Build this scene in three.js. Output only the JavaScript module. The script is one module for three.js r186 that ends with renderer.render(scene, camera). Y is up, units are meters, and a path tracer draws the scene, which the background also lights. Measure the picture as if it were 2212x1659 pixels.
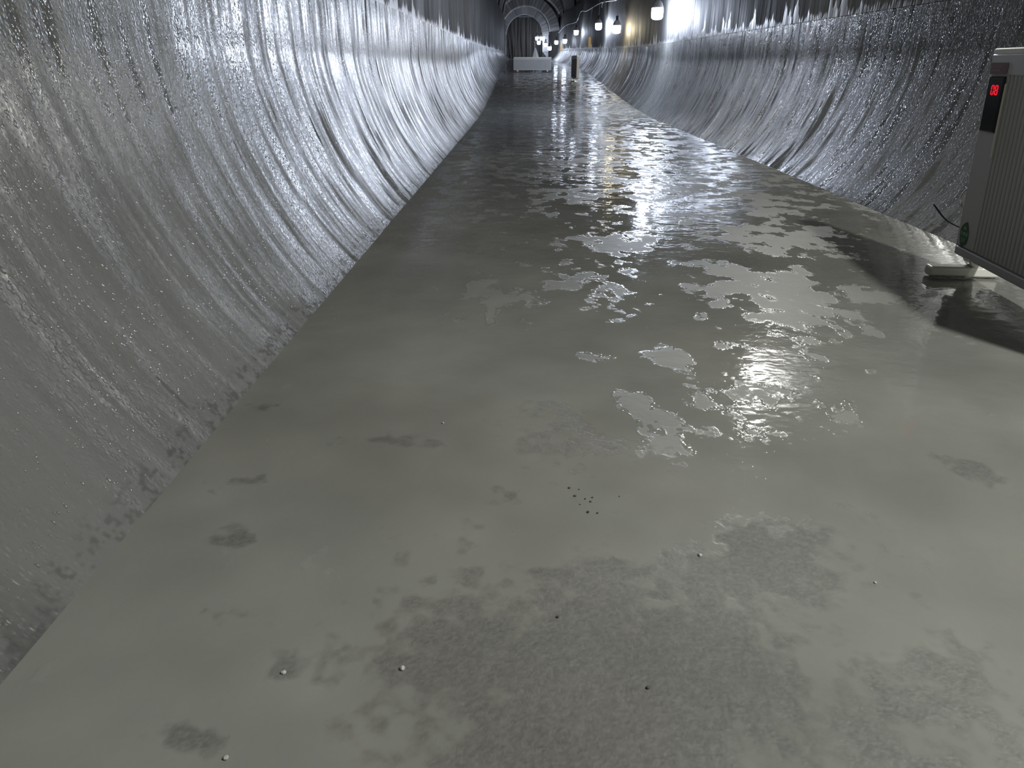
import * as THREE from 'three';
import { mergeGeometries } from 'three/addons/utils/BufferGeometryUtils.js';
import { RoundedBoxGeometry } from 'three/addons/geometries/RoundedBoxGeometry.js';

// ---------------------------------------------------------------- camera, light level
const scene = new THREE.Scene();
scene.background = new THREE.Color(0x000000);
const camera = new THREE.PerspectiveCamera(2 * Math.atan(829.5 / 1550) * 180 / Math.PI, 2212 / 1659, 0.05, 200);
camera.position.set(0, 0.8, 0);
camera.rotation.order = 'YXZ';
camera.rotation.set(-Math.atan(0.4445), 0.0142, 0);
const renderer = new THREE.WebGLRenderer({ antialias: true });
renderer.toneMapping = THREE.LinearToneMapping;
renderer.toneMappingExposure = 1.0;
renderer.shadowMap.enabled = true;

// every bulb of the tunnel: [x, y, distance, candela, warm?, cord length, label]
const COOL = [0.72, 0.81, 1.0], NEUTRAL = [1.0, 0.995, 0.955], WARM = [1.0, 0.86, 0.56];
const BULBS = [
  [2.36, 2.2, -5.5, 10, NEUTRAL, 0.5, 'lit white bulb hanging close to the plain back wall'],
  [2.24, 2.85, 0.35, 49, NEUTRAL, 0.5, 'lit white bulb above the heater with the red display'],
  [2.41, 2.22, 6.8, 7, NEUTRAL, 0.5, 'lit white bulb hanging between display heater and big wall bulb'],
  [2.292, 1.612, 13.84, 24, COOL, 0.75, 'big white bulb beside the long dark wall joint'],
  [2.292, 1.607, 19.69, 3, WARM, 0.6, 'warm yellow bulb under a dark socket, between two white bulbs'],
  [2.292, 1.879, 24.45, 11, COOL, 0.68, 'white bulb beside the string of the larger yellow tag'],
  [2.273, 2.080, 34.38, 3.5, COOL, 0.55, 'white bulb where the sagging cable bends, before the smaller yellow tag'],
  [1.996, 1.850, 38.20, 0.8, COOL, 0.6, 'white bulb next to the smaller yellow tag'],
  [1.84, 1.95, 44.3, 0.3, COOL, 0.5, 'white bulb near the foot of the stone arch, above the lowest bulb'],
  [1.46, 1.65, 44.0, 0.3, COOL, 0.6, 'lowest white bulb in front of the stone arch'],
  [1.28, 1.86, 45.6, 0.2, COOL, 0.4, 'small white bulb against the right jamb of the arch'],
  [0.80, 2.21, 46.3, 0.3, COOL, 0.4, 'white bulb of the upper pair before the dark curtain, farther from the jamb'],
  [1.04, 2.21, 46.3, 0.3, COOL, 0.4, 'white bulb of the upper pair before the dark curtain, closer to the jamb'],
  [0.90, 1.98, 45.9, 0.3, COOL, 0.5, 'white bulb hanging lower, below the pair before the dark curtain'],
];

// ---------------------------------------------------------------- helpers
let seed = 7;
const rnd = () => { seed = (seed + 0x6d2b79f5) | 0; let t = Math.imul(seed ^ (seed >>> 15), 1 | seed); t = (t + Math.imul(t ^ (t >>> 7), 61 | t)) ^ t; return ((t ^ (t >>> 14)) >>> 0) / 4294967296; };
const TN = 512, TAB = new Float32Array(TN * TN);
for (let i = 0; i < TAB.length; i++) TAB[i] = rnd();
const lerp = (a, b, t) => a + (b - a) * t, clamp = (x, a = 0, b = 1) => x < a ? a : x > b ? b : x;
const sstep = (a, b, x) => { const t = clamp((x - a) / (b - a)); return t * t * (3 - 2 * t); };
function noise(x, y, px = TN, py = TN) {           // value noise 0..1, repeating every px, py cells
  const xi = Math.floor(x), yi = Math.floor(y); let fx = x - xi, fy = y - yi;
  fx = fx * fx * (3 - 2 * fx); fy = fy * fy * (3 - 2 * fy);
  const x0 = ((xi % px) + px) % px, x1 = (x0 + 1) % px, y0 = ((yi % py) + py) % py, y1 = (y0 + 1) % py;
  const a = TAB[y0 * TN + x0], b = TAB[y0 * TN + x1], c = TAB[y1 * TN + x0], d = TAB[y1 * TN + x1];
  return a + (b - a) * fx + (c - a + (a - b - c + d) * fx) * fy;
}
function fbm(x, y, o = 4) { let s = 0, a = 0.5, n = 0; for (let i = 0; i < o; i++) { s += a * noise(x + i * 37.3, y + i * 71.7); n += a; a *= 0.5; x *= 2.03; y *= 2.03; } return s / n; }
function fbmP(x, y, px, py, o = 4) { let s = 0, a = 0.5, n = 0; for (let i = 0; i < o; i++) { s += a * noise(x + i * 3, y + i * 5, px, py); n += a; a *= 0.5; x *= 2; y *= 2; px *= 2; py *= 2; } return s / n; }

function dataTex(w, h, kind, fill) {               // kind: 'color' (sRGB bytes), 'rough' (bytes), 'bump' (floats)
  const n = kind === 'color' ? 4 : kind === 'rough' ? 2 : 1;
  const data = kind === 'bump' ? new Float32Array(w * h) : new Uint8Array(w * h * n);
  for (let j = 0; j < h; j++) for (let i = 0; i < w; i++) {
    const v = fill((i + 0.5) / w, (j + 0.5) / h, j * w + i), o = (j * w + i) * n;
    if (kind === 'color') { data[o] = v[0]; data[o + 1] = v[1]; data[o + 2] = v[2]; data[o + 3] = 255; }
    else if (kind === 'rough') { data[o] = 255; data[o + 1] = clamp(v) * 255; }
    else data[o] = v;
  }
  const t = new THREE.DataTexture(data, w, h, kind === 'color' ? THREE.RGBAFormat : kind === 'rough' ? THREE.RGFormat : THREE.RedFormat, kind === 'bump' ? THREE.FloatType : THREE.UnsignedByteType);
  if (kind === 'color') t.colorSpace = THREE.SRGBColorSpace;
  t.magFilter = THREE.LinearFilter; t.minFilter = THREE.LinearFilter; t.wrapS = t.wrapT = THREE.RepeatWrapping; t.needsUpdate = true;
  return t;
}
function textures(w, h, sample, cw, ch) {          // sample(u, v) -> { h, r, c } ; returns the three maps
  const b = new Float32Array(w * h), r = new Uint8Array(w * h * 2), sx = w / cw, sy = h / ch, c = new Uint8Array(cw * ch * 4);
  for (let j = 0; j < h; j++) for (let i = 0; i < w; i++) {
    const s = sample((i + 0.5) / w, (j + 0.5) / h), o = j * w + i;
    b[o] = s.h; r[o * 2] = 255; r[o * 2 + 1] = clamp(s.r) * 255;
    if (i % sx === 0 && j % sy === 0) { const k = ((j / sy) * cw + i / sx) * 4; c[k] = s.c[0]; c[k + 1] = s.c[1]; c[k + 2] = s.c[2]; c[k + 3] = 255; }
  }
  const mk = (d, W, H, f, t) => { const x = new THREE.DataTexture(d, W, H, f, t); x.magFilter = x.minFilter = THREE.LinearFilter; x.wrapS = x.wrapT = THREE.RepeatWrapping; x.needsUpdate = true; return x; };
  const map = mk(c, cw, ch, THREE.RGBAFormat, THREE.UnsignedByteType); map.colorSpace = THREE.SRGBColorSpace;
  return { map, roughnessMap: mk(r, w, h, THREE.RGFormat, THREE.UnsignedByteType), bumpMap: mk(b, w, h, THREE.RedFormat, THREE.FloatType) };
}
const used = new Map();
function numbered(n) { const k = used.get(n) || 0; used.set(n, k + 1); return k ? n + '_' + String(k).padStart(3, '0') : n; }
function mesh(name, geometry, material, parent) {
  const m = new THREE.Mesh(geometry, material); m.castShadow = m.receiveShadow = true;
  m.name = parent ? name : numbered(name); (parent || scene).add(m); return m;
}
function thing(name, label, category, group) { const g = new THREE.Group(); g.name = numbered(name); g.userData = { label, category }; if (group) g.userData.group = group; scene.add(g); return g; }
function structure(name, label) { const g = new THREE.Group(); g.name = name; g.userData = { kind: 'structure', label }; scene.add(g); return g; }
const rgb = (r, g, b) => new THREE.Color().setRGB(r, g, b);
const std = (color, roughness, extra = {}) => new THREE.MeshPhysicalMaterial({ color, roughness, ...extra });
const at = (g, x, y, z, rx = 0, ry = 0, rz = 0) => { if (rx) g.rotateX(rx); if (ry) g.rotateY(ry); if (rz) g.rotateZ(rz); return g.translate(x, y, z); };
const rbox = (w, h, d, r = 0.006, s = 2) => new RoundedBoxGeometry(w, h, d, s, Math.min(r, w / 2.01, h / 2.01, d / 2.01));
const tube = (pts, r, n = 24, k = 8) => new THREE.TubeGeometry(new THREE.CatmullRomCurve3(pts.map((p) => new THREE.Vector3(...p))), n, r, k);
function merge(list) { return mergeGeometries(list.map((g) => { const q = g.index ? g.toNonIndexed() : g; for (const k of Object.keys(q.attributes)) if (!['position', 'normal', 'uv'].includes(k)) q.deleteAttribute(k); return q; })); }
// a grid of points p(i/nu, j/nv) -> [x, y, z, u, v]
function grid(nu, nv, p, flip = false) {
  const pos = [], uv = [], idx = [];
  for (let j = 0; j <= nv; j++) for (let i = 0; i <= nu; i++) { const q = p(i / nu, j / nv); pos.push(q[0], q[1], q[2]); uv.push(q[3], q[4]); }
  for (let j = 0; j < nv; j++) for (let i = 0; i < nu; i++) {
    const a = j * (nu + 1) + i, b = a + 1, c = a + nu + 1, d = c + 1;
    if (flip) idx.push(a, c, b, b, c, d); else idx.push(a, b, c, b, d, c);
  }
  const g = new THREE.BufferGeometry(); g.setAttribute('position', new THREE.Float32BufferAttribute(pos, 3)); g.setAttribute('uv', new THREE.Float32BufferAttribute(uv, 2)); g.setIndex(idx); g.computeVertexNormals();
  return g;
}
function piece(k, table) {                          // smooth curve through [k, value] pairs
  const n = table.length; if (k <= table[0][0]) return table[0][1]; if (k >= table[n - 1][0]) return table[n - 1][1];
  let i = 0; while (k > table[i + 1][0]) i++;
  const [x0, y0] = table[i], [x1, y1] = table[i + 1], h = x1 - x0, t = (k - x0) / h;
  const sl = (a, b) => (table[b][1] - table[a][1]) / (table[b][0] - table[a][0]);
  const m0 = i ? (sl(i - 1, i) * sl(i, i + 1) > 0 ? (sl(i - 1, i) + sl(i, i + 1)) / 2 : 0) : sl(i, i + 1), m1 = i + 2 < n ? (sl(i, i + 1) * sl(i + 1, i + 2) > 0 ? (sl(i, i + 1) + sl(i + 1, i + 2)) / 2 : 0) : sl(i, i + 1);
  return (2 * t ** 3 - 3 * t * t + 1) * y0 + (t ** 3 - 2 * t * t + t) * h * m0 + (3 * t * t - 2 * t ** 3) * y1 + (t ** 3 - t * t) * h * m1;
}

// ---------------------------------------------------------------- the shape of the tunnel (d = metres ahead, z = -d)
const D0 = -9, D1 = 46.5;
const rise = (d) => piece(d, [[-20, 0], [12, 0], [14, 0.03], [16.5, 0.13], [21.6, 0.37], [27, 0.585], [47, 1.14], [60, 1.5]]);
const wallX = (side, d) => side < 0 ? -1.13 + 0.08 * sstep(34, 46, d) : 2.52 - 0.5 * sstep(33, 46, d);
const seamY = (side, d) => side < 0 ? 1.25 + 0.0075 * Math.max(0, d - 18) : 1.15 + 0.016 * Math.max(0, d - 17);
const BASE = 0.09;                                  // the cove goes on this far below the floor
function cove(side, d, y) {                         // distance from the wall plane into the tunnel at height y
  const r = rise(d), b = Math.min(0.96, 0.9 * (seamY(side, d) - r + BASE)), q = clamp((r - BASE + b - y) / b);
  return 0.54 * (1 - Math.pow(Math.max(0, 1 - Math.pow(q, 1.5)), 1 / 1.5));
}
const ARC = (() => { const t = []; let s = 0, px = cove(-1, 0, 0), py = 0; for (let i = 0; i <= 400; i++) { const y = -BASE + i * 0.005, x = cove(-1, 0, y); if (i) s += Math.hypot(x - px, y - py); px = x; py = y; t.push(s); } const z = t[Math.round(BASE / 0.005)]; return t.map((v) => v - z); })();
const arc = (y) => { const k = clamp((y + BASE) / 0.005, 0, 399.99), i = Math.floor(k); return lerp(ARC[i], ARC[i + 1], k - i); };   // length along the wall surface from the floor line
const SPRING = 3.3;

// ---------------------------------------------------------------- floor
const gauss = (x, d, cx, cd, rx, rd) => Math.exp(-(((x - cx) / rx) ** 2 + ((d - cd) / rd) ** 2));
const WORN = [[0.17, 0.80, 0.40, 0.30, 1], [0.42, 1.02, 0.20, 0.16, 0.9], [0.0, 0.98, 0.2, 0.12, 0.8], [0.12, 1.45, 0.16, 0.22, 0.62], [0.45, 0.68, 0.25, 0.12, 0.8], [0.62, 0.78, 0.14, 0.1, 0.55], [-0.42, 0.66, 0.07, 0.03, 1], [-0.52, 1.09, 0.05, 0.04, 0.8], [0.96, 1.37, 0.06, 0.07, 0.85], [-0.57, 1.29, 0.06, 0.04, 0.8], [-0.31, 1.47, 0.1, 0.04, 0.7], [-0.66, 1.64, 0.06, 0.05, 0.7], [-0.04, 1.23, 0.06, 0.05, 0.8], [0.6, 0.8, 0.05, 0.04, 0.8], [-0.34, 0.77, 0.03, 0.02, 0.8]];
const FROTH = [[0.98, 2.75, 0.34, 0.50, 0.95], [0.92, 2.3, 0.2, 0.3, 0.9], [1.32, 2.62, 0.18, 0.14, 0.8], [1.05, 2.42, 0.08, 0.07, 0.85], [0.25, 2.85, 0.24, 0.42, 0.66], [0.5, 3.5, 0.4, 0.4, 0.62], [0.44, 2.0, 0.12, 0.12, 0.66], [0.24, 1.95, 0.12, 0.12, 0.56], [0.31, 1.65, 0.1, 0.2, 0.58], [0.33, 1.44, 0.08, 0.08, 0.6], [0.62, 2.12, 0.12, 0.07, 0.8], [1.46, 2.64, 0.14, 0.08, 0.75], [0.66, 1.72, 0.2, 0.24, 0.72], [0.85, 1.72, 0.06, 0.08, 0.75], [1.15, 2.22, 0.05, 0.05, 0.8], [1.2, 3.7, 0.5, 0.5, 0.85], [1.5, 4.7, 0.4, 0.8, 0.75], [-0.12, 2.5, 0.16, 0.4, 0.6], [0.9, 5, 1.2, 1.2, 0.55]];
function floorSample(x, d) {
  const far = sstep(2.6, 6.5, d);
  const f1 = fbm(x * 9 + 3, d * 9, 4), f2 = fbm(x * 3.1 + 50, d * 3.1 + 9, 3), grain = noise(x * 420, d * 420) * 0.5 + noise(x * 210 + 9, d * 210) * 0.5;
  let we = 0, fe = 0;
  if (d < 2) for (const w of WORN) we = Math.max(we, w[4] * gauss(x, d, w[0], w[1], w[2], w[3]));
  if (d < 8) for (const w of FROTH) fe = Math.max(fe, w[4] * gauss(x, d, w[0], w[1], w[2], w[3]));
  fe = Math.max(fe, 0.5 * sstep(3.2, 5, d));
  const worn = we < 0.05 ? 0 : sstep(-0.16, 0.3, we - 0.5 + (f1 - 0.5) * 1.1 + (fbm(x * 38, d * 38, 3) - 0.5) * 0.8);
  const lev = fe - 0.5 + (fbm(x * 11 + 70, d * 8 + 13, 5) - 0.5) * 1.5 + (noise(x * 19 + 3, d * 15 + 8) - 0.5) * 0.35 - 0.04;   // above 0 the slurry stands out of the water film
  const isl = sstep(-0.04, 0.12, lev + (fbm(x * 45, d * 45, 3) - 0.5) * 0.5), rim = Math.exp(-(((lev - 0.03) / 0.05) ** 2)) * (fe > 0.12 ? 1 : 0);
  // heights in millimetres
  const swell = (fbm(x * 1.6 + 5, d * 1.3, 2) - 0.5) * 5 + (f2 - 0.5) * 2.2;
  const ripple = (fbm(x * 5 + 20, d * 9 + 4, 3) - 0.5) * 4.2 * far + (fbm(x * 16, d * 22, 3) - 0.5) * (0.4 + 0.8 * sstep(1.1, 1.7, d) + 0.4 * far) + (fbm(x * 55, d * 70, 3) - 0.5) * (0.2 + 0.3 * fe) * sstep(1.2, 1.8, d);
  let h = swell * 0.9 + ripple + isl * 0.25 + rim * 0.6 * (grain + fbm(x * 90, d * 90, 2) * 2 - 1) * 1.6;
  h += isl * (grain - 0.5) * 0.22 + worn * ((grain - 0.5) * 0.9 + (f1 - 0.5) * 1.6 - 0.4);
  h += (grain - 0.5) * 0.03;
  const speck = noise(x * 160 + 31, d * 160 + 7); if (speck > 0.955 && worn < 0.5) h += (speck - 0.955) * 8;
  let r = lerp(0.16, 0.055, sstep(0.95, 1.6, d)) + (f2 - 0.5) * 0.05;
  r = lerp(r, 0.6, isl * 0.85); r = lerp(r, 0.17, rim * 0.6); r = lerp(r, 0.62, worn);
  const tone = 1 + (f2 - 0.5) * 0.22 + (f1 - 0.5) * 0.08 - worn * (0.2 + (grain - 0.5) * 0.25) + (fbm(x * 0.9 + 8, d * 0.7 + 2, 2) - 0.5) * 0.16;
  const brown = worn * sstep(0.5, 0.62, fbm(x * 2.6 + 1.7, d * 2.6 + 6.4, 2)) + 0.6 * sstep(0.55, 0.7, fbm(x * 1.8 + 11, d * 1.8 + 3.3, 2));
  return { h: h / 1000, r, c: [108 * tone + 1.5 * brown, 109 * tone, 103.5 * tone] };
}
const floor = structure('floor', 'wet grey coated concrete tunnel floor with puddles and worn patches');
const FX0 = -0.95, FX1 = 2.35;
function floorPart(d0, d1, w, h, cw, ch, nu, nv, sampler) {
  const maps = textures(w, h, (u, v) => sampler(lerp(FX0, FX1, u), lerp(d0, d1, v)), cw, ch);
  for (const t of Object.values(maps)) t.wrapS = t.wrapT = THREE.ClampToEdgeWrapping;
  const m = new THREE.MeshPhysicalMaterial({ ...maps, roughness: 1, bumpScale: 1, ior: 1.45 });
  const g = grid(nu, nv, (u, v) => {
    const d = lerp(d0, d1, v), r = rise(d), x0 = wallX(-1, d) + cove(-1, d, r) - 0.03, x1 = wallX(1, d) - cove(1, d, r) + 0.03, x = lerp(x0, x1, u);
    return [x, r, -d, (x - FX0) / (FX1 - FX0), v];
  });
  return mesh('floor_surface', g, m, floor);
}
floorPart(-9, 0.3, 256, 512, 128, 256, 8, 40, (x, d) => floorSample(x, d + 30));
floorPart(0.3, 3.3, 2048, 2048, 1024, 1024, 40, 60, floorSample);
floorPart(3.3, 9.5, 1536, 2048, 768, 1024, 40, 60, floorSample);
floorPart(9.5, 30, 1024, 2048, 256, 512, 30, 120, floorSample);
floorPart(30, 50, 256, 512, 128, 256, 12, 60, floorSample);
const concrete = std(rgb(0.16, 0.16, 0.155), 0.85);
mesh('floor_slab', at(new THREE.BoxGeometry(4.6, 0.3, 60), 0.7, -0.35, -20), concrete, floor);

// ---------------------------------------------------------------- lower walls: glossy coated cove
// dry slits in the coating of the left wall: [d, y, half width, half height, strength]
const SLITS = [[3.79, 0.50, 0.014, 0.075, 1], [4.98, 0.51, 0.018, 0.13, 1], [5.77, 1.12, 0.03, 0.16, 1], [5.62, 1.1, 0.014, 0.1, 0.9], [4.1, 0.56, 0.008, 0.07, 0.8], [5.35, 0.72, 0.01, 0.1, 0.9], [5.1, 0.3, 0.05, 0.1, 0.55], [4.7, 0.13, 0.06, 0.08, 0.6], [4.45, 0.08, 0.05, 0.09, 0.55], [5.9, 0.36, 0.018, 0.16, 0.9], [6.2, 0.2, 0.02, 0.12, 0.9], [6.6, 0.3, 0.016, 0.12, 0.8], [7.1, 0.45, 0.02, 0.14, 0.8], [7.6, 0.6, 0.02, 0.12, 0.8], [2.74, 0.5, 0.007, 0.05, 0.4], [6.0, 0.75, 0.02, 0.1, 0.8], [6.5, 0.8, 0.02, 0.08, 0.7], [3.3, 0.62, 0.006, 0.05, 0.6], [1.52, 0.10, 0.006, 0.05, 0.6]];
function wallSample(d, y, slits, px) {              // px: metres after which the pattern repeats along d (0: never)
  const st = px ? fbmP(d * 16, y * 2.2, 16 * px, 512, 4) : fbm(d * 16 + 3, y * 2.2 + 7, 4);
  const st2 = px ? fbmP(d * 5, y * 1.3 + 9, 5 * px, 512, 3) : fbm(d * 5 + 17, y * 1.3 + 2, 3);
  const blot = px ? fbmP(d * 3, y * 3.5 + 21, 3 * px, 512, 4) : fbm(d * 3 + 41, y * 3.5 + 5, 4);
  const g1 = noise(d * 250, y * 130, px ? 250 * px : TN), g2 = noise(d * 120 + 5, y * 70, px ? 120 * px : TN);
  const ragged = fbm(d * 30, 4.4, 2);
  const st3 = px ? fbmP(d * 45, y * 4, 45 * px, 512, 2) : fbm(d * 45, y * 4, 2);
  let h = (st - 0.5) * 0.9 + (st3 - 0.5) * 0.35 + (st2 - 0.5) * (slits ? 0.8 : 1.6) + (blot - 0.5) * 0.5 + (g2 - 0.5) * 0.2 + (g1 - 0.5) * 0.1;
  let dry = sstep(0.60, 0.68, st * 0.55 + blot * 0.45) * 0.55 * (slits ? sstep(3.2, 5.5, d) : 1);
  if (slits) for (const s of SLITS) { const sy = arc(s[1]), q = ((d - s[0] - (y - sy) * 0.05) / s[2]) ** 2 + ((y - sy) / s[3]) ** 2 + (noise(d * 90, y * 25) - 0.5) * 0.9; if (q < 1.3) dry = Math.max(dry, s[4] * sstep(1.3, 0.8, q)); }
  h -= dry * 0.4;
  const splash = sstep(0.05, 0.0, y - 0.015 - ragged * 0.05) * sstep(0.52, 0.7, noise(d * 150, y * 130) * 0.5 + noise(d * 40, y * 50) * 0.5);
  const r = clamp(0.38 + (blot - 0.5) * 0.25 + (st - 0.5) * 0.7 * (slits ? lerp(0.3, 1, sstep(1, 4, d)) : 1) + (st3 - 0.5) * 0.35 + (g1 - 0.5) * 0.16 + (slits ? lerp(0.14, -0.12, sstep(0.5, 0.95, y + (blot - 0.5) * 0.5)) * sstep(4, 2, d) : 0) + dry * 0.4 + splash * 0.2, 0.12, 0.9);
  const tone = 1 + (st - 0.5) * 0.2 + (st2 - 0.5) * 0.18 + (blot - 0.5) * 0.12 - dry * 0.3 - splash * 0.2;
  return { h: h / 1000, r, c: [77 * tone, 78 * tone, 75.5 * tone] };
}
function grainMap() {                               // droplets and grit of the coating: a tile 0.6 m wide and high
  const n = 512, H = new Float32Array(n * n), drops = 3000;
  for (let k = 0; k < drops; k++) {
    const cx = rnd() * n, cy = rnd() * n, r = 1.5 + rnd() * rnd() * 3.2, el = 1.1 + rnd() * 0.9, a = 0.4 + rnd() * 0.6, R = Math.ceil(r * el) + 1;
    for (let j = -R; j <= R; j++) for (let i = -R; i <= R; i++) { const q = (i / r) ** 2 + (j / (r * el)) ** 2; if (q < 1) { const o = (((Math.floor(cy) + j) % n + n) % n) * n + (((Math.floor(cx) + i) % n + n) % n); H[o] = Math.max(H[o], a * r * 0.42 * Math.sqrt(1 - q)); } }
  }
  for (let j = 0; j < n; j++) for (let i = 0; i < n; i++) H[j * n + i] += fbmP(i / n * 120, j / n * 70, 120, 70, 2) * 0.9;
  const data = new Uint8Array(n * n * 4);
  for (let j = 0; j < n; j++) for (let i = 0; i < n; i++) {
    const dx = H[j * n + (i + 1) % n] - H[j * n + (i + n - 1) % n], dy = H[((j + 1) % n) * n + i] - H[((j + n - 1) % n) * n + i];
    const v = new THREE.Vector3(-dx * 0.5, -dy * 0.5, 1).normalize(), o = (j * n + i) * 4;
    data[o] = (v.x * 0.5 + 0.5) * 255; data[o + 1] = (v.y * 0.5 + 0.5) * 255; data[o + 2] = (v.z * 0.5 + 0.5) * 255; data[o + 3] = 255;
  }
  const t = new THREE.DataTexture(data, n, n, THREE.RGBAFormat); t.magFilter = THREE.LinearFilter; t.wrapS = t.wrapT = THREE.RepeatWrapping; t.needsUpdate = true; return t;
}
const grainTile = grainMap();
const TILE = 8;                                     // metres along the wall in the repeating maps
const LY0 = -0.3, LY1 = 1.7;                        // heights covered by the maps
const wallMaps = textures(2048, 1024, (u, v) => wallSample(u * TILE, lerp(LY0, LY1, v), false, TILE), 1024, 512);
const nearMaps = textures(2048, 1024, (u, v) => wallSample(u * 8.4, lerp(LY0, LY1, v), true, 0), 1024, 512);
function coating(maps, size) {
  const n = grainTile.clone(); n.repeat.set(size / 0.6, (LY1 - LY0) / 0.6); n.needsUpdate = true;
  return new THREE.MeshPhysicalMaterial({ ...maps, roughness: 1, bumpScale: 1, ior: 1.5, normalMap: n, normalScale: new THREE.Vector2(0.5, 0.5) });
}
const coatRepeat = coating(wallMaps, TILE), coatNear = coating(nearMaps, 8.4);
function lowerWall(side, d0, d1, size, origin, material, parent, nd, nv) {
  const front = grid(nd, nv, (u, v) => {
    const d = lerp(d0, d1, u), y0 = rise(d) - BASE, y1 = seamY(side, d), y = lerp(y0, y1, Math.pow(v, 1.35)), off = cove(side, d, y);
    const wav = (fbm(d * 2.3 + side * 9, y * 0.9, 3) - 0.5) * lerp(0.005, 0.008, sstep(3, 9, d)) + (fbm(d * 9 + side * 5, y * 0.8 + 30, 3) - 0.5) * lerp(0.0015, 0.0045, sstep(3, 9, d));
    return [wallX(side, d) - side * (off + wav * sstep(1, 0.93, v)), y, -d, (d - origin) / size, (arc(y - rise(d)) - LY0) / (LY1 - LY0)];
  }, side > 0);
  mesh('coated_wall', front, material, parent);
}
const wallL = structure('wall_left', 'left tunnel wall, glossy grey coating below dark streaked concrete panels');
const wallR = structure('wall_right', 'right tunnel wall, glossy grey coating below dark streaked concrete panels');
lowerWall(-1, -9, 0, TILE, 0, coatRepeat, wallL, 40, 20);
lowerWall(-1, 0, 8.4, 8.4, 0, coatNear, wallL, 260, 60);
lowerWall(-1, 8.4, 47, TILE, 8.4, coatRepeat, wallL, 420, 40);
lowerWall(1, -9, 2, TILE, 2, coatRepeat, wallR, 40, 20);
lowerWall(1, 2, 47, TILE, 2, coatRepeat, wallR, 640, 40);

// upper walls: formwork panels with open joints
const streaks = textures(1024, 1024, (u, v) => {    // 4 m along, 2.4 m high
  const d = u * 4, y = v * 2.4;
  const a = fbmP(d * 14, y * 0.8, 56, 512, 4), b = fbmP(d * 5, y * 1.1 + 7, 20, 512, 3), c = fbmP(d * 40, y * 2.5, 160, 512, 2), bl = fbmP(d * 3, y * 3 + 3, 12, 512, 4);
  const ooze = 0.01 + 0.2 * Math.pow(fbmP(d * 9, 3.3, 36, 512, 4), 4) * 2.6, coat = sstep(0.02, -0.02, y - ooze - (noise(d * 90, y * 6, 360) - 0.5) * 0.06);
  const tone = 0.78 + (a - 0.5) * 0.9 + (b - 0.5) * 0.55 + (c - 0.5) * 0.3;
  const k = lerp(64 * tone, 104, coat);
  return { h: ((a - 0.5) * 2.4 + (c - 0.5) * 0.9 + (bl - 0.5) * 2 + coat * 1.2) / 1000, r: lerp(0.7 + (b - 0.5) * 0.4, 0.34, coat), c: [k * 1.01, k, k * 1.01 - 2] };
}, 1024, 1024);
const panelMat = new THREE.MeshPhysicalMaterial({ ...streaks, roughness: 1, bumpScale: 1 });
function panel(side, d0, d1, parent) {
  const gap = 0.007, a = d0 + gap, b = d1 - gap, set = 0.012, x0 = wallX(side, a) + side * set, x1 = wallX(side, b) + side * set, th = 0.08 * side, off = rnd() * 4;
  const f = (u, v, back) => { const d = lerp(a, b, u), y = lerp(seamY(side, d) + 0.004, SPRING, v); return [lerp(x0, x1, u) + (back ? th : 0), y, -d, (d + off) / 4, v * (SPRING - seamY(side, d)) / 2.4]; };
  const edge = (d, x) => grid(1, 6, (u, v) => [x + u * th, lerp(seamY(side, d) + 0.004, SPRING, v), -d, 0.1 + u * 0.02, v], side > 0 === (d === a));
  const sill = grid(1, 1, (u, v) => { const q = f(u, 0, v > 0.5); return [q[0], q[1], q[2], q[3], 0.5]; }, side > 0);
  mesh('panel', merge([grid(8, 8, (u, v) => f(u, v, false), side > 0), edge(a, x0), edge(b, x1), sill]), panelMat, parent);
}
const JOINTS = { '-1': [-9, -5.5, -2, 1.2, 4.4, 6.7, 9.3, 12.35, 15.6, 18.9, 22.3, 25.8, 29.4, 33, 36.6, 40, 43.3, 46.5], 1: [-9, -5.8, -2.6, 0.6, 3.6, 6.75, 9.5, 12, 14.1, 15.9, 17.9, 21.3, 24.6, 28, 31.4, 35, 38.5, 42.3, 46.5] };
for (const side of [-1, 1]) {
  const parent = side < 0 ? wallL : wallR, J = JOINTS[side];
  for (let i = 0; i + 1 < J.length; i++) panel(side, J[i], J[i + 1], parent);
  const bx = side < 0 ? -1.13 - 0.35 : 2.52 + 0.35;
  mesh('wall_backing', at(new THREE.BoxGeometry(0.3, 5.2, 58), bx, 1.9, -19.5), concrete, parent);
  const back = grid(60, 1, (u, v) => { const d = lerp(-9, 47, u); return [wallX(side, d) + side * 0.1, lerp(-0.5, SPRING + 0.1, v), -d, u, v]; }, side > 0);
  mesh('wall_core', back, concrete, parent);
  const ledge = grid(120, 1, (u, v) => { const d = lerp(-9, 47, u); return [wallX(side, d) + side * v * 0.1, seamY(side, d), -d, d / TILE, 0.75]; }, side > 0);
  mesh('seam_ledge', ledge, coatRepeat, parent);
}

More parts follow.
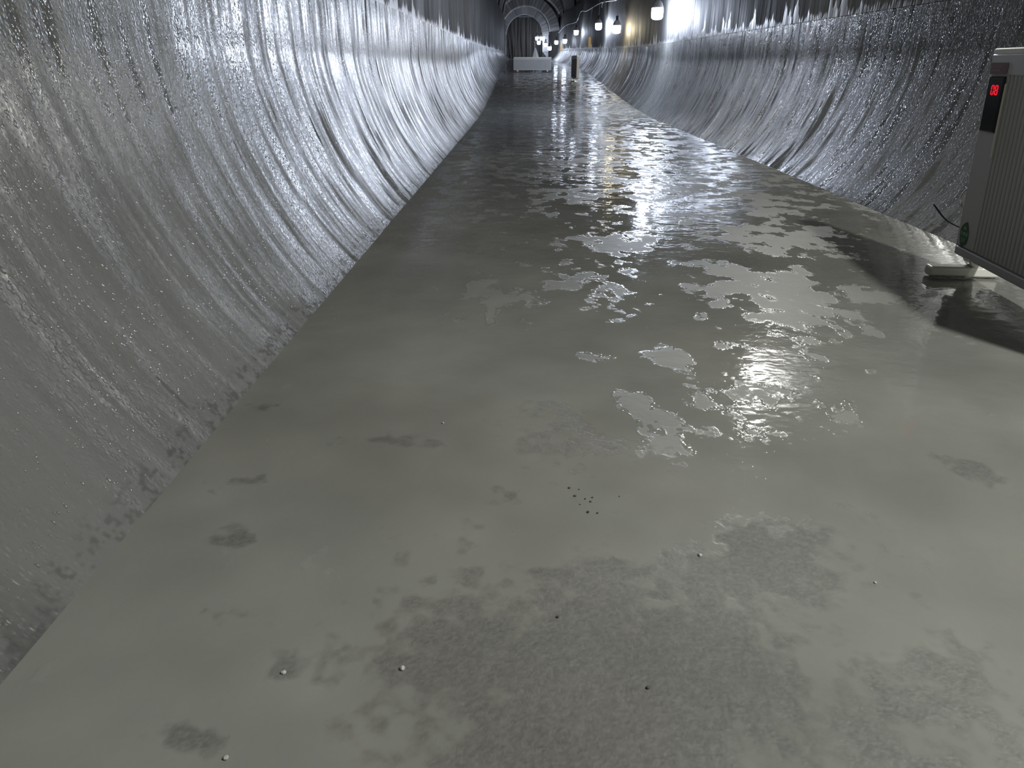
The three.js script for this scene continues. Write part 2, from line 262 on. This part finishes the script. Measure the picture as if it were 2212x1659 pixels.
// condensation beading on the coating: shallow drops a few millimetres wide
const dropMat = std(rgb(0.085, 0.087, 0.084), 0.16, { ior: 1.45 });
function beads(label, side, count, place) {
  const g = new THREE.SphereGeometry(1, 10, 6), im = new THREE.InstancedMesh(g, dropMat, count), m = new THREE.Matrix4(), n = new THREE.Vector3(), up = new THREE.Vector3(), al = new THREE.Vector3(0, 0, -1);
  for (let i = 0; i < count; i++) {
    const [d, y] = place(), off = cove(side, d, y), e = 0.004, sl = (cove(side, d, y + e) - cove(side, d, y - e)) / (2 * e);
    n.set(-side, 0, 0).addScaledVector(new THREE.Vector3(0, 1, 0), -sl).normalize(); up.crossVectors(n, al).normalize();
    const r = 0.0012 + 0.0026 * rnd() * rnd(), el = 1.1 + rnd() * 1.1, v = (fbm(d * 2.3 + side * 9, y * 0.9, 3) - 0.5) * lerp(0.005, 0.008, sstep(3, 9, d)) + (fbm(d * 9 + side * 5, y * 0.8 + 30, 3) - 0.5) * lerp(0.0015, 0.0045, sstep(3, 9, d));
    m.makeBasis(al.clone().multiplyScalar(r), up.clone().multiplyScalar(r * el), n.clone().multiplyScalar(r * 0.15)); m.setPosition(wallX(side, d) - side * (off + v), y, -d); im.setMatrixAt(i, m);
  }
  im.name = numbered('condensation_beads'); im.userData = { kind: 'stuff', label, category: 'droplets' }; im.castShadow = im.receiveShadow = true; scene.add(im);
}
const pickLeft = () => { for (;;) { const d = 0.7 + rnd() * 9.3, y = 0.03 + rnd() * 1.2, w = d < 3.2 ? lerp(0.22, 1, sstep(0.35, 0.85, y)) : lerp(0.45, 1, sstep(0.1, 0.8, y)); if (rnd() < w * clamp(0.15 + 1.6 * (fbm(d * 5, y * 1.5 + 3, 3) - 0.28))) return [d, y]; } };
const pickRight = () => { for (;;) { const d = 3.9 + rnd() * 10, y = 0.03 + rnd() * 1.08; if (rnd() < sstep(3.5, 6, d) * clamp(2.4 * (fbm(d * 7, y * 1.2 + 8, 3) - 0.36))) return [d, y]; } };
beads('fine water beads covering the left coated wall', -1, 60000, pickLeft);
beads('fine water beads covering the right coated wall', 1, 20000, pickRight);

// ---------------------------------------------------------------- vault, end walls
const ceiling = structure('ceiling', 'barrel vault of dark concrete rings above the tunnel');
const vaultMat = std(rgb(0.15, 0.142, 0.135), 0.8, { roughnessMap: null, bumpMap: streaks.bumpMap, bumpScale: 0.6 });
for (let d = -9, k = 0; d < 46.4; d += 2.6, k++) {
  const e = Math.min(46.5, d + 2.57), set = (k % 2) * 0.05;
  mesh('vault_ring', grid(4, 32, (u, v) => {
    const q = lerp(d, e, u), a = Math.PI * v, xl = wallX(-1, q), xr = wallX(1, q), R = (xr - xl) / 2 + 0.02 + set;
    return [(xl + xr) / 2 + Math.cos(a) * R, SPRING - 0.02 + Math.sin(a) * R, -q, q / 4, v * 2];
  }, true), vaultMat, ceiling);
}
mesh('vault_shell', grid(1, 32, (u, v) => { const a = Math.PI * v; return [0.695 + Math.cos(a) * 2.1, SPRING - 0.1 + Math.sin(a) * 2.1, lerp(9.2, -47, u), u, v]; }, true), concrete, ceiling);
const stoneMats = [0, 1, 2, 3].map((i) => std(rgb(0.27 + i * 0.04, 0.265 + i * 0.04, 0.265 + i * 0.041), 0.75, { bumpMap: streaks.bumpMap, bumpScale: 0.8 }));
const endWall = structure('wall_end', 'far end wall with a stepped arch of grey stone blocks');
{ // plate with the arched opening
  const s = new THREE.Shape(); s.moveTo(-2.2, -0.4); s.lineTo(3.6, -0.4); s.lineTo(3.6, 5.8); s.lineTo(-2.2, 5.8); s.closePath();
  const cx = 0.06, hole = new THREE.Path(); hole.moveTo(cx + 1.1, -0.2); hole.lineTo(cx + 1.1, 2.42); hole.absarc(cx, 2.42, 1.1, 0, Math.PI, false); hole.lineTo(cx - 1.1, -0.2); hole.closePath(); s.holes.push(hole);
  mesh('end_plate', at(new THREE.ExtrudeGeometry(s, { depth: 0.3, bevelEnabled: false, curveSegments: 32 }), 0, 0, -47.6), concrete, endWall);
}
function ringOfBlocks(cx, cy, r0, r1, d0, d1, n, a0 = 0, a1 = Math.PI) {
  const da = (a1 - a0) / n, half = da / 2 - 0.010, s = new THREE.Shape();
  s.absarc(0, 0, r1, -half, half, false); s.absarc(0, 0, r0, half, -half, true); s.closePath();
  const g = new THREE.ExtrudeGeometry(s, { depth: d1 - d0 - 0.03, bevelEnabled: true, bevelSize: 0.012, bevelThickness: 0.012, bevelSegments: 1, curveSegments: 3 });
  for (let i = 0; i < n; i++) { const m = mesh('stone_block', g, stoneMats[Math.floor(rnd() * 4)], endWall); m.position.set(cx, cy, -d1 + (rnd() - 0.5) * 0.03); m.rotation.z = a0 + (i + 0.5) * da; }
  mesh('mortar_ring', (() => { const q = new THREE.Shape(); q.absarc(0, 0, r1 - 0.015, a0, a1, false); q.absarc(0, 0, r0 + 0.02, a1, a0, true); q.closePath(); return at(new THREE.ExtrudeGeometry(q, { depth: d1 - d0 - 0.08, bevelEnabled: false, curveSegments: 32 }), cx, cy, -d1 + 0.04); })(), std(rgb(0.1, 0.1, 0.1), 0.9), endWall);
}
ringOfBlocks(0.06, 2.42, 1.06, 1.42, 46.3, 47.25, 22);
ringOfBlocks(0.12, 2.42, 1.42, 1.92, 45.0, 46.35, 26, 0.1, Math.PI - 0.1);
ringOfBlocks(0.3, 2.45, 1.9, 2.35, 43.4, 45.0, 26, 0.5, Math.PI - 0.5);
for (const s of [-1, 1]) for (let k = 0; k < 5; k++) mesh('jamb_block', at(rbox(0.34, 0.31, 0.9, 0.012), 0.06 + s * 1.24, 1.02 + k * 0.32, -46.8), stoneMats[(k * 3 + (s > 0 ? 1 : 0)) % 4], endWall);
mesh('recess_back', at(new THREE.BoxGeometry(3, 5, 0.2), 0.06, 2.2, -49.2), concrete, endWall);
for (const s of [-1, 1]) mesh('recess_side', at(new THREE.BoxGeometry(0.2, 5, 1.8), 0.06 + s * 1.3, 2.2, -48.4), concrete, endWall);
mesh('recess_top', at(new THREE.BoxGeometry(3, 0.2, 1.8), 0.06, 4.0, -48.4), concrete, endWall);
const backWall = structure('wall_back', 'plain concrete wall closing the tunnel behind the viewpoint');
mesh('back_plate', at(new THREE.BoxGeometry(5, 6.4, 0.3), 0.7, 2.3, 9.2), concrete, backWall);

// ---------------------------------------------------------------- bulbs on the right wall
const bulbGlass = (c, k) => new THREE.MeshStandardMaterial({ color: 0xffffff, roughness: 0.4, emissive: rgb(...c), emissiveIntensity: k });
const glassOf = new Map([[COOL, bulbGlass(COOL, 22)], [NEUTRAL, bulbGlass(NEUTRAL, 22)], [WARM, bulbGlass(WARM, 14)]]);
const metalGrey = std(rgb(0.35, 0.36, 0.38), 0.45), blackPlastic = std(rgb(0.015, 0.015, 0.016), 0.45), cordMat = std(rgb(0.3, 0.31, 0.33), 0.5);
const diffuserGeo = new THREE.LatheGeometry([[0.0, -0.085], [0.05, -0.082], [0.072, -0.068], [0.082, -0.045], [0.084, 0.06], [0.078, 0.068]].map((p) => new THREE.Vector2(...p)), 28);
const sinkGeo = new THREE.LatheGeometry([[0.079, 0.066], [0.08, 0.085], [0.06, 0.13], [0.034, 0.165], [0.0, 0.167]].map((p) => new THREE.Vector2(...p)), 28);
const socketGeo = new THREE.LatheGeometry([[0.0, 0.166], [0.026, 0.166], [0.028, 0.225], [0.02, 0.245], [0.0, 0.246]].map((p) => new THREE.Vector2(...p)), 20);
for (const [x, y, d, cd, c, cord, label] of BULBS) {
  const b = thing('hanging_bulb', label, 'lamp', 'bulbs strung along the tunnel'); b.position.set(x, y, -d); b.scale.setScalar(1.2);
  mesh('bulb_diffuser', diffuserGeo, glassOf.get(c), b);
  mesh('heat_sink', sinkGeo, metalGrey, b);
  mesh('socket', socketGeo, blackPlastic, b);
  mesh('cord', tube([[0, 0.24, 0], [0.004, 0.24 + cord * 0.35, 0.006], [0.012, 0.24 + cord * 0.7, -0.004], [0.02, 0.24 + cord, 0]], 0.006, 14, 6), cordMat, b);
  const l = new THREE.PointLight(rgb(...c), cd, 0, 2); l.position.set(x, y - 0.01, -d); l.castShadow = true; l.shadow.radius = 3.5; l.name = 'bulb'; scene.add(l);
}

// ---------------------------------------------------------------- electric panel heaters
const white = std(rgb(0.43, 0.44, 0.45), 0.38, { clearcoat: 0.3, clearcoatRoughness: 0.3 }), finMat = std(rgb(0.43, 0.44, 0.45), 0.42), trimMat = std(rgb(0.66, 0.65, 0.6), 0.3, { metalness: 0.25 });
const darkBack = std(rgb(0.09, 0.095, 0.11), 0.55), chrome = std(rgb(0.75, 0.75, 0.77), 0.18, { metalness: 1 }), glassBlack = std(rgb(0.004, 0.004, 0.005), 0.12);
function canvasTex(w, h, draw) { const c = document.createElement('canvas'); c.width = w; c.height = h; draw(c.getContext('2d')); const t = new THREE.CanvasTexture(c); t.colorSpace = THREE.SRGBColorSpace; return t; }
function glyph(x, cx, cy, s, strokes, lw) { x.lineWidth = lw; x.lineCap = 'round'; for (const k of strokes) { x.beginPath(); k.forEach(([a, b], i) => (i ? x.lineTo(cx + a * s, cy + b * s) : x.moveTo(cx + a * s, cy + b * s))); x.stroke(); } }
const HE = [[[0.5, 0], [0.05, 0.42]], [[0.5, 0], [0.95, 0.42]], [[0.3, 0.42], [0.7, 0.42]], [[0.22, 0.58], [0.78, 0.58], [0.78, 0.95], [0.22, 0.95], [0.22, 0.58]]];
const GE = [[[0.02, 0.3], [0.42, 0.3]], [[0.22, 0.02], [0.22, 1]], [[0.2, 0.35], [0.02, 0.7]], [[0.62, 0.02], [0.46, 0.36]], [[0.56, 0.14], [0.92, 0.14], [0.5, 0.55]], [[0.6, 0.25], [0.98, 0.55]], [[0.55, 0.62], [0.9, 0.62], [0.9, 0.96], [0.55, 0.96], [0.55, 0.62]]];
const ZHENG = [[[0.1, 0.05], [0.2, 0.18]], [[0.02, 0.36], [0.2, 0.36], [0.2, 0.85], [0.32, 0.72]], [[0.4, 0.1], [0.98, 0.1]], [[0.7, 0.1], [0.7, 0.92]], [[0.7, 0.48], [0.94, 0.48]], [[0.5, 0.45], [0.5, 0.92]], [[0.36, 0.92], [1, 0.92]]];
const labelTex = canvasTex(256, 192, (x) => {
  x.fillStyle = '#5a2019'; x.fillRect(0, 0, 256, 192); x.strokeStyle = '#b08a80';
  x.lineWidth = 4; for (const [y, n, h] of [[34, 7, 38], [112, 6, 26]]) for (let i = 0; i < n; i++) for (let k = 0; k < 3; k++) { const a = 18 + i * 22, b = y + k * h / 2; x.beginPath(); x.moveTo(a + (k % 2) * 5, b); x.lineTo(a + 12 + (i % 3) * 2, b + (i % 2 ? h / 3 : 0)); x.stroke(); }
});
const stickerTex = canvasTex(128, 192, (x) => {
  x.fillStyle = '#0f4a20'; x.fillRect(0, 0, 128, 192); x.strokeStyle = x.fillStyle = '#9fbfa4';
  x.font = 'bold 30px sans-serif'; x.fillText('A2', 44, 62); [HE, GE, ZHENG].forEach((g, i) => glyph(x, 18 + i * 33, 78, 27, g, 3));
  for (let k = 0; k < 3; k++) x.fillRect(30, 122 + k * 12, 66 - k * 8, 3);
});
const labelMat = std(0xffffff, 0.5, { map: labelTex }), stickerMat = std(0xffffff, 0.5, { map: stickerTex });
const redGlow = new THREE.MeshStandardMaterial({ color: 0x200000, emissive: rgb(1, 0.02, 0.04), emissiveIntensity: 0.85 });
// local axes: x along the panel, y up, +z the ribbed front; the control strip is at the -x end
function heater(o, L, Htop, opt) {
  const y0 = opt.y0 ?? 0.09, Hb = Htop - y0, T = 0.062, strip = 0.145, tilt = opt.tilt || 0;
  const lean = (g) => { g.translate(0, -y0, 0); g.rotateX(tilt); return g.translate(0, y0, 0); };
  const add = (n, g, m, p = o) => mesh(n, lean(g), m, p);
  add('body', at(rbox(L, Hb - 0.02, T, 0.01), 0, y0 + Hb / 2 - 0.005, 0), opt.body || opt.back || white);
  add('back_panel', at(rbox(L - 0.06, Hb - 0.1, 0.008, 0.003), 0, y0 + Hb / 2, -T / 2 - 0.003), darkBack);
  add('top_cap', at(rbox(L + 0.012, 0.03, T + 0.018, 0.008), 0, y0 + Hb - 0.012, 0.002), trimMat);
  add('end_cap', at(rbox(0.014, Hb - 0.03, T + 0.012, 0.005), -L / 2 - 0.004, y0 + Hb / 2 - 0.006, 0.002), white);
  add('end_cap', at(rbox(0.014, Hb - 0.03, T + 0.012, 0.005), L / 2 + 0.004, y0 + Hb / 2 - 0.006, 0.002), white);
  add('bottom_rail', at(rbox(L, 0.035, T + 0.02, 0.006), 0, y0 + 0.014, 0.004), white);
  const xs = -L / 2 + (opt.controls ? strip : 0.03), n = Math.round((L / 2 - 0.02 - xs) / (opt.pitch || 0.027)), w = (L / 2 - 0.02 - xs) / n;
  const fs = new THREE.Shape(); fs.moveTo(-w / 2 + 0.001, 0); fs.lineTo(-w / 2 + 0.003, 0.008); fs.quadraticCurveTo(0, 0.0155, w * 0.28, 0.009); fs.lineTo(w / 2 - 0.003, 0); fs.closePath();
  const fin = lean(at(new THREE.ExtrudeGeometry(fs, { depth: Hb - 0.115, bevelEnabled: false, curveSegments: 5 }).rotateX(-Math.PI / 2).scale(1, 1, -1), 0, y0 + 0.038, T / 2 - 0.001));
  { const p = fin.attributes.position.array; for (let i = 0; i < p.length; i += 9) for (let k = 0; k < 3; k++) { const t = p[i + 3 + k]; p[i + 3 + k] = p[i + 6 + k]; p[i + 6 + k] = t; } fin.computeVertexNormals(); }
  for (let i = 0; i < n; i++) mesh('fin', fin, opt.fins || finMat, o).position.x = xs + (i + 0.5) * w;
  const head = new THREE.Shape(); head.moveTo(-L / 2 + 0.005, 0); head.lineTo(L / 2 - 0.005, 0); head.lineTo(L / 2 - 0.005, 0.065); head.lineTo(-L / 2 + 0.005, 0.065); head.closePath();
  add('head_rail', at(new THREE.ExtrudeGeometry(head, { depth: 0.012, bevelEnabled: true, bevelSize: 0.003, bevelThickness: 0.003, bevelSegments: 1 }), 0, y0 + Hb - 0.085, T / 2), opt.body || white);
  if (opt.controls) {
    const xc = -L / 2 + strip / 2, zf = T / 2;
    add('control_strip', at(rbox(strip - 0.008, Hb - 0.12, 0.014, 0.004), xc, y0 + Hb / 2 - 0.025, zf + 0.003), white);
    add('strip_edge', at(rbox(0.01, Hb * 0.34, 0.022, 0.004), xc + strip / 2 - 0.008, y0 + Hb * 0.68, zf + 0.006), trimMat);
    const panelTop = y0 + Hb * 0.88, ph = Hb * 0.255, cp = add('control_panel', at(rbox(strip * 0.78, ph, 0.014, 0.006), xc - 0.004, panelTop - ph / 2, zf + 0.011), glassBlack);
    const seg = (x, y, w2, h2) => at(new THREE.BoxGeometry(w2 * 0.75, h2 * 0.78, 0.002), xc + x * 0.75, panelTop - ph * 0.24 + y * 0.72, zf + 0.0192);
    const digit = (x, on) => { const a = 0.018, b = 0.021, t = 0.0052; const S = { t: seg(x, b, a, t), m: seg(x, 0, a, t), b: seg(x, -b, a, t), ul: seg(x - a / 2 - 0.002, b / 2, t, b - 0.005), ur: seg(x + a / 2 + 0.002, b / 2, t, b - 0.005), ll: seg(x - a / 2 - 0.002, -b / 2, t, b - 0.005), lr: seg(x + a / 2 + 0.002, -b / 2, t, b - 0.005) }; return on.map((k) => S[k]); };
    const disp = add('led_digit', merge(digit(-0.017, ['t', 'b', 'ul', 'ur', 'll', 'lr'])), redGlow, cp); disp.userData.label = 'red glowing digit 0';
    add('led_digit', merge(digit(0.02, ['t', 'm', 'b', 'ul', 'ur', 'll', 'lr'])), redGlow, cp).userData.label = 'red glowing digit 8';
    const lb = add('label', at(new THREE.PlaneGeometry(strip * 0.86, Hb * 0.05), xc - 0.002, y0 + Hb * 0.915, zf + 0.0165), labelMat); lb.userData.label = 'dark red label with two lines of small print';
    const lf = new THREE.Shape(); lf.moveTo(0.012, 0.075); lf.bezierCurveTo(0.05, 0.03, 0.055, -0.02, 0.04, -0.045); lf.bezierCurveTo(0.02, -0.065, 0.0, -0.075, -0.012, -0.078); lf.bezierCurveTo(-0.05, -0.04, -0.055, 0.01, -0.045, 0.035); lf.bezierCurveTo(-0.03, 0.055, -0.01, 0.07, 0.012, 0.075);
    const sg = new THREE.ShapeGeometry(lf, 10), uv = sg.attributes.uv; for (let i = 0; i < uv.count; i++) uv.setXY(i, uv.getX(i) / 0.11 + 0.5, uv.getY(i) / 0.16 + 0.5);
    add('sticker', at(sg.scale(0.72, 0.68, 1), xc - 0.022, y0 + 0.085, zf + 0.0115), stickerMat).userData.label = 'green leaf-shaped sticker with pale lettering';
    add('handle', tube([[-L / 2, y0 + 0.275, 0.02], [-L / 2 - 0.05, y0 + 0.245, 0.02], [-L / 2 - 0.085, y0 + 0.205, 0.02], [-L / 2 - 0.075, y0 + 0.18, 0.02], [-L / 2, y0 + 0.165, 0.02]], 0.0055, 24, 8), chrome);
    add('power_cord', tube([[-L / 2 + 0.01, y0 + 0.085, 0.0], [-L / 2 - 0.06, y0 + 0.09, 0.012], [-L / 2 - 0.16, y0 + 0.105, 0.03], [-L / 2 - 0.26, y0 + 0.15, 0.045]], 0.0035, 20, 6), blackPlastic);
  }
  for (const s of [-1, 1]) {
    const fx = s * (L / 2 - (opt.footIn ?? 0.06));
    const f = mesh('foot', at(rbox(0.06, 0.042, 0.27, 0.01), fx, 0.024, 0.02), trimMat, o);
    const br = new THREE.Shape(); br.moveTo(-0.045, 0.036); br.quadraticCurveTo(0.01, 0.04, 0.02, y0 + 0.01); br.lineTo(-0.04, y0 + 0.01); br.closePath();
    mesh('foot_bracket', at(new THREE.ExtrudeGeometry(br, { depth: 0.05, bevelEnabled: true, bevelSize: 0.004, bevelThickness: 0.004, bevelSegments: 1 }).rotateY(-Math.PI / 2), fx + 0.025, 0, 0.0), trimMat, f);
  }
  return o;
}
{
  const a = thing('electric_heater', 'tall ribbed white electric heater with black control panel showing red 08', 'heater', 'electric panel heaters');
  heater(a, 1.25, 0.855, { controls: true, tilt: 0.05, footIn: 0.05 });
  const th = -95.5 * Math.PI / 180, ex = 1.836, ed = 2.965; a.rotation.y = th; a.position.set(ex + Math.cos(th) * 0.625, 0.002, -ed - Math.sin(th) * 0.625);
  const b = thing('electric_heater', 'upright heater standing end on, dark side and pale edge, by the right wall', 'heater', 'electric panel heaters');
  heater(b, 1.1, 0.645, { y0: 0.06, back: darkBack, footIn: 0.2 }); b.rotation.y = -86 * Math.PI / 180; b.position.set(1.47, rise(22.15) + 0.002, -22.15);
  const c = thing('electric_heater', 'wide low ribbed white heater standing across the tunnel floor', 'heater', 'electric panel heaters');
  heater(c, 1.28, 0.455, { y0: 0.05, footIn: 0.13, pitch: 0.046 }); c.position.set(0.32, rise(27) + 0.004, -27);
}

// ---------------------------------------------------------------- curtain, sheets, cable, tags
{
  const clothMap = canvasTex(256, 256, (x) => { for (let i = 0; i < 256; i++) { const v = 62 + (fbm(i * 0.11, 3.3, 3) - 0.5) * 60; x.fillStyle = `rgb(${v + 3},${v},${v - 3})`; x.fillRect(i, 0, 1, 256); } });
  const g = grid(120, 40, (u, v) => {
    const x = lerp(-1.02, 1.14, u), y = lerp(1.1, 3.42, v), fold = Math.sin(u * 60 + fbm(u * 7, v * 1.4, 2) * 9) * 0.022 + (fbm(u * 9 + 3, v * 2.5 + (1 - v) * u * 4, 3) - 0.5) * 0.22;
    return [x, y, -47.85 + fold * (0.5 + 0.6 * (1 - v)), u, v];
  });
  const t = thing('hanging_curtain', 'dark grey hanging curtain with vertical folds filling the stone arch', 'curtain');
  mesh('cloth', g, std(0xffffff, 0.75, { map: clothMap, side: THREE.DoubleSide }), t);
  mesh('curtain_rod', at(new THREE.CylinderGeometry(0.025, 0.025, 2.3, 12), 0.06, 3.43, -47.85, 0, 0, Math.PI / 2), metalGrey, t);
}
function draped(name, label, cx, d, h, r, k, mat, squash) {
  const y0 = rise(d);
  const g = grid(48, 14, (u, v) => { const a = u * Math.PI * 2, w = (1 - v) ** 0.8 * r * (1 + 0.22 * Math.sin(a * 5 + k) * (1 - v * 0.6) + 0.1 * Math.sin(a * 11 + k * 3)) + 0.012; return [cx + Math.cos(a) * w + squash * v * v, y0 + v * h, -d + Math.sin(a) * w * 0.7, u, v]; }, true);
  const t = thing(name, label, 'sheet'); mesh('sheet', g, mat, t); return t;
}
draped('plastic_sheet', 'white plastic sheet gathered to a peak behind the wide heater', 0.45, 28.3, 0.74, 0.19, 1, std(rgb(0.85, 0.86, 0.88), 0.35, { side: THREE.DoubleSide }), -0.02);
draped('tarpaulin', 'crumpled dark grey tarpaulin heap beside the white plastic sheet', 0.80, 28.7, 0.58, 0.2, 2.2, std(rgb(0.2, 0.21, 0.22), 0.4, { side: THREE.DoubleSide }), -0.1);
{
  const t = thing('support_pole', 'thin pale pole standing behind the white plastic sheet', 'pole');
  mesh('pole', at(new THREE.CylinderGeometry(0.012, 0.012, 0.9, 10), 0.42, rise(29.4) + 0.45, -29.4), std(rgb(0.7, 0.7, 0.7), 0.4), t);
  mesh('pole_knob', at(new THREE.SphereGeometry(0.028, 12, 8), 0.42, rise(29.4) + 0.91, -29.4), std(rgb(0.8, 0.8, 0.8), 0.35), t);
}
{
  const P = [[2.40, 2.30, 19.0], [2.46, 2.37, 21.4], [2.45, 2.46, 23.0], [2.45, 2.57, 25.0], [2.45, 2.62, 26.4], [2.45, 2.66, 28.5], [2.45, 2.72, 31.4], [2.40, 2.83, 33.9], [2.36, 2.58, 35.2], [2.32, 2.56, 36.6], [2.2, 2.62, 39.4], [2.1, 2.6, 41.5], [1.95, 2.42, 44.5]];
  const t = thing('power_cable', 'pale sagging power cable tied along the upper right wall', 'cable');
  mesh('cable_run', tube(P.map(([x, y, d]) => [x - 0.0, y + 0, -d]), 0.013, 140, 8), std(rgb(0.62, 0.64, 0.68), 0.4), t);
  for (const i of [1, 3, 5, 7, 8, 10]) { const [x, y, d] = P[i]; mesh('cable_tie', tube([[x, y, -d], [x + 0.03, y + 0.07, -d + 0.05], [x - 0.02, y - 0.06, -d - 0.05], [x - 0.03, y - 0.15, -d - 0.02]], 0.006, 12, 5), cordMat, t); }
  const w = thing('coiled_wire', 'coiled dark wire loop hanging above the big white bulb', 'wire');
  mesh('loop', at(new THREE.TorusGeometry(0.1, 0.006, 6, 28), 2.44, 2.12, -14.1, 0, 0.5, 0), blackPlastic, w); mesh('hanger', tube([[2.44, 2.22, -14.1], [2.46, 2.32, -14.09], [2.53, 2.4, -14.1]], 0.005, 8, 5), blackPlastic, w);
}
function tagPlate(label, x, y, d, h, w, top) {
  const s = new THREE.Shape(); s.moveTo(-w * 0.25, h / 2); s.lineTo(w * 0.25, h / 2); s.lineTo(w / 2, h * 0.36); s.lineTo(w / 2, -h * 0.38); s.lineTo(w * 0.2, -h / 2); s.lineTo(-w * 0.2, -h / 2); s.lineTo(-w / 2, -h * 0.38); s.lineTo(-w / 2, h * 0.36); s.closePath();
  const t = thing('hanging_tag', label, 'tag', 'yellow tags hung from the cable'); t.position.set(x, y, -d);
  mesh('plate', at(new THREE.ExtrudeGeometry(s, { depth: 0.012, bevelEnabled: true, bevelSize: 0.004, bevelThickness: 0.004, bevelSegments: 1 }), 0, 0, -0.006), std(rgb(0.78, 0.42, 0.04), 0.45), t);
  mesh('string', tube([[0, h / 2 - 0.01, 0], [0.01, (h / 2 + top) / 2, 0.01], [0.03, top, 0]], 0.005, 10, 5), cordMat, t);
}
tagPlate('larger yellow tag hanging on a long string beside a white bulb', 2.36, 1.55, 28.3, 0.34, 0.085, 1.1);
tagPlate('smaller yellow tag hanging between the white bulbs farther down the tunnel', 1.86, 1.57, 39, 0.3, 0.07, 0.95);

// ---------------------------------------------------------------- grit on the near floor
const stoneShape = (r, k) => { const g = new THREE.IcosahedronGeometry(r, 2), p = g.attributes.position; for (let i = 0; i < p.count; i++) { const x = p.getX(i), y = p.getY(i), z = p.getZ(i), f = 0.75 + 0.5 * noise(x / r * 1.6 + k, y / r * 1.6 + z / r * 1.3 + k * 2); p.setXYZ(i, x * f, y * f * 0.75, z * f); } g.computeVertexNormals(); return g; };
const pale = std(rgb(0.3, 0.3, 0.28), 0.6), dark = std(rgb(0.03, 0.03, 0.028), 0.7);
const stones = [[0.32, 1.05, 0.0036, pale, 'round pale pebble on the brownish worn patch'], [-0.17, 0.78, 0.004, pale, 'pale pebble beside the ragged edge of the large worn patch'], [-0.34, 0.77, 0.0035, pale, 'pale pebble on a small dark stain of the smooth floor'], [0.60, 0.98, 0.0025, pale, 'tiny pale pebble on the smooth floor past the worn patch'], [-0.37, 0.63, 0.0035, pale, 'pale pebble next to the oval dark stain'], [0.06, 0.89, 0.0025, dark, 'dark crumb in the middle of the large worn patch'], [0.18, 0.75, 0.0025, dark, 'dark crumb near the pale gaps of the large worn patch'], [-0.19, 1.56, 0.003, pale, 'tiny pale pebble on the smooth floor before the worn strip']];
for (const [x, d, r, m, label] of stones) { const o = mesh('pebble', stoneShape(r, x * 10 + d), m); o.position.set(x, r * 0.55, -d); o.userData = { label, category: 'pebble' }; }
for (const [x, d, r] of [[0.11, 1.24, 0.0028], [0.14, 1.22, 0.0022], [0.13, 1.23, 0.0018], [0.12, 1.265, 0.0016], [0.132, 1.183, 0.0028], [0.10, 1.27, 0.0026], [0.145, 1.235, 0.002], [0.118, 1.21, 0.0016], [0.15, 1.18, 0.002], [0.2, 1.24, 0.0016]]) { const o = mesh('grit_crumb', stoneShape(r, x * 33 + d), dark); o.position.set(x, r * 0.5, -d); o.userData = { label: 'black crumb of grit scattered in the cluster on the floor', category: 'grit', group: 'black crumbs on the floor' }; }

renderer.render(scene, camera);
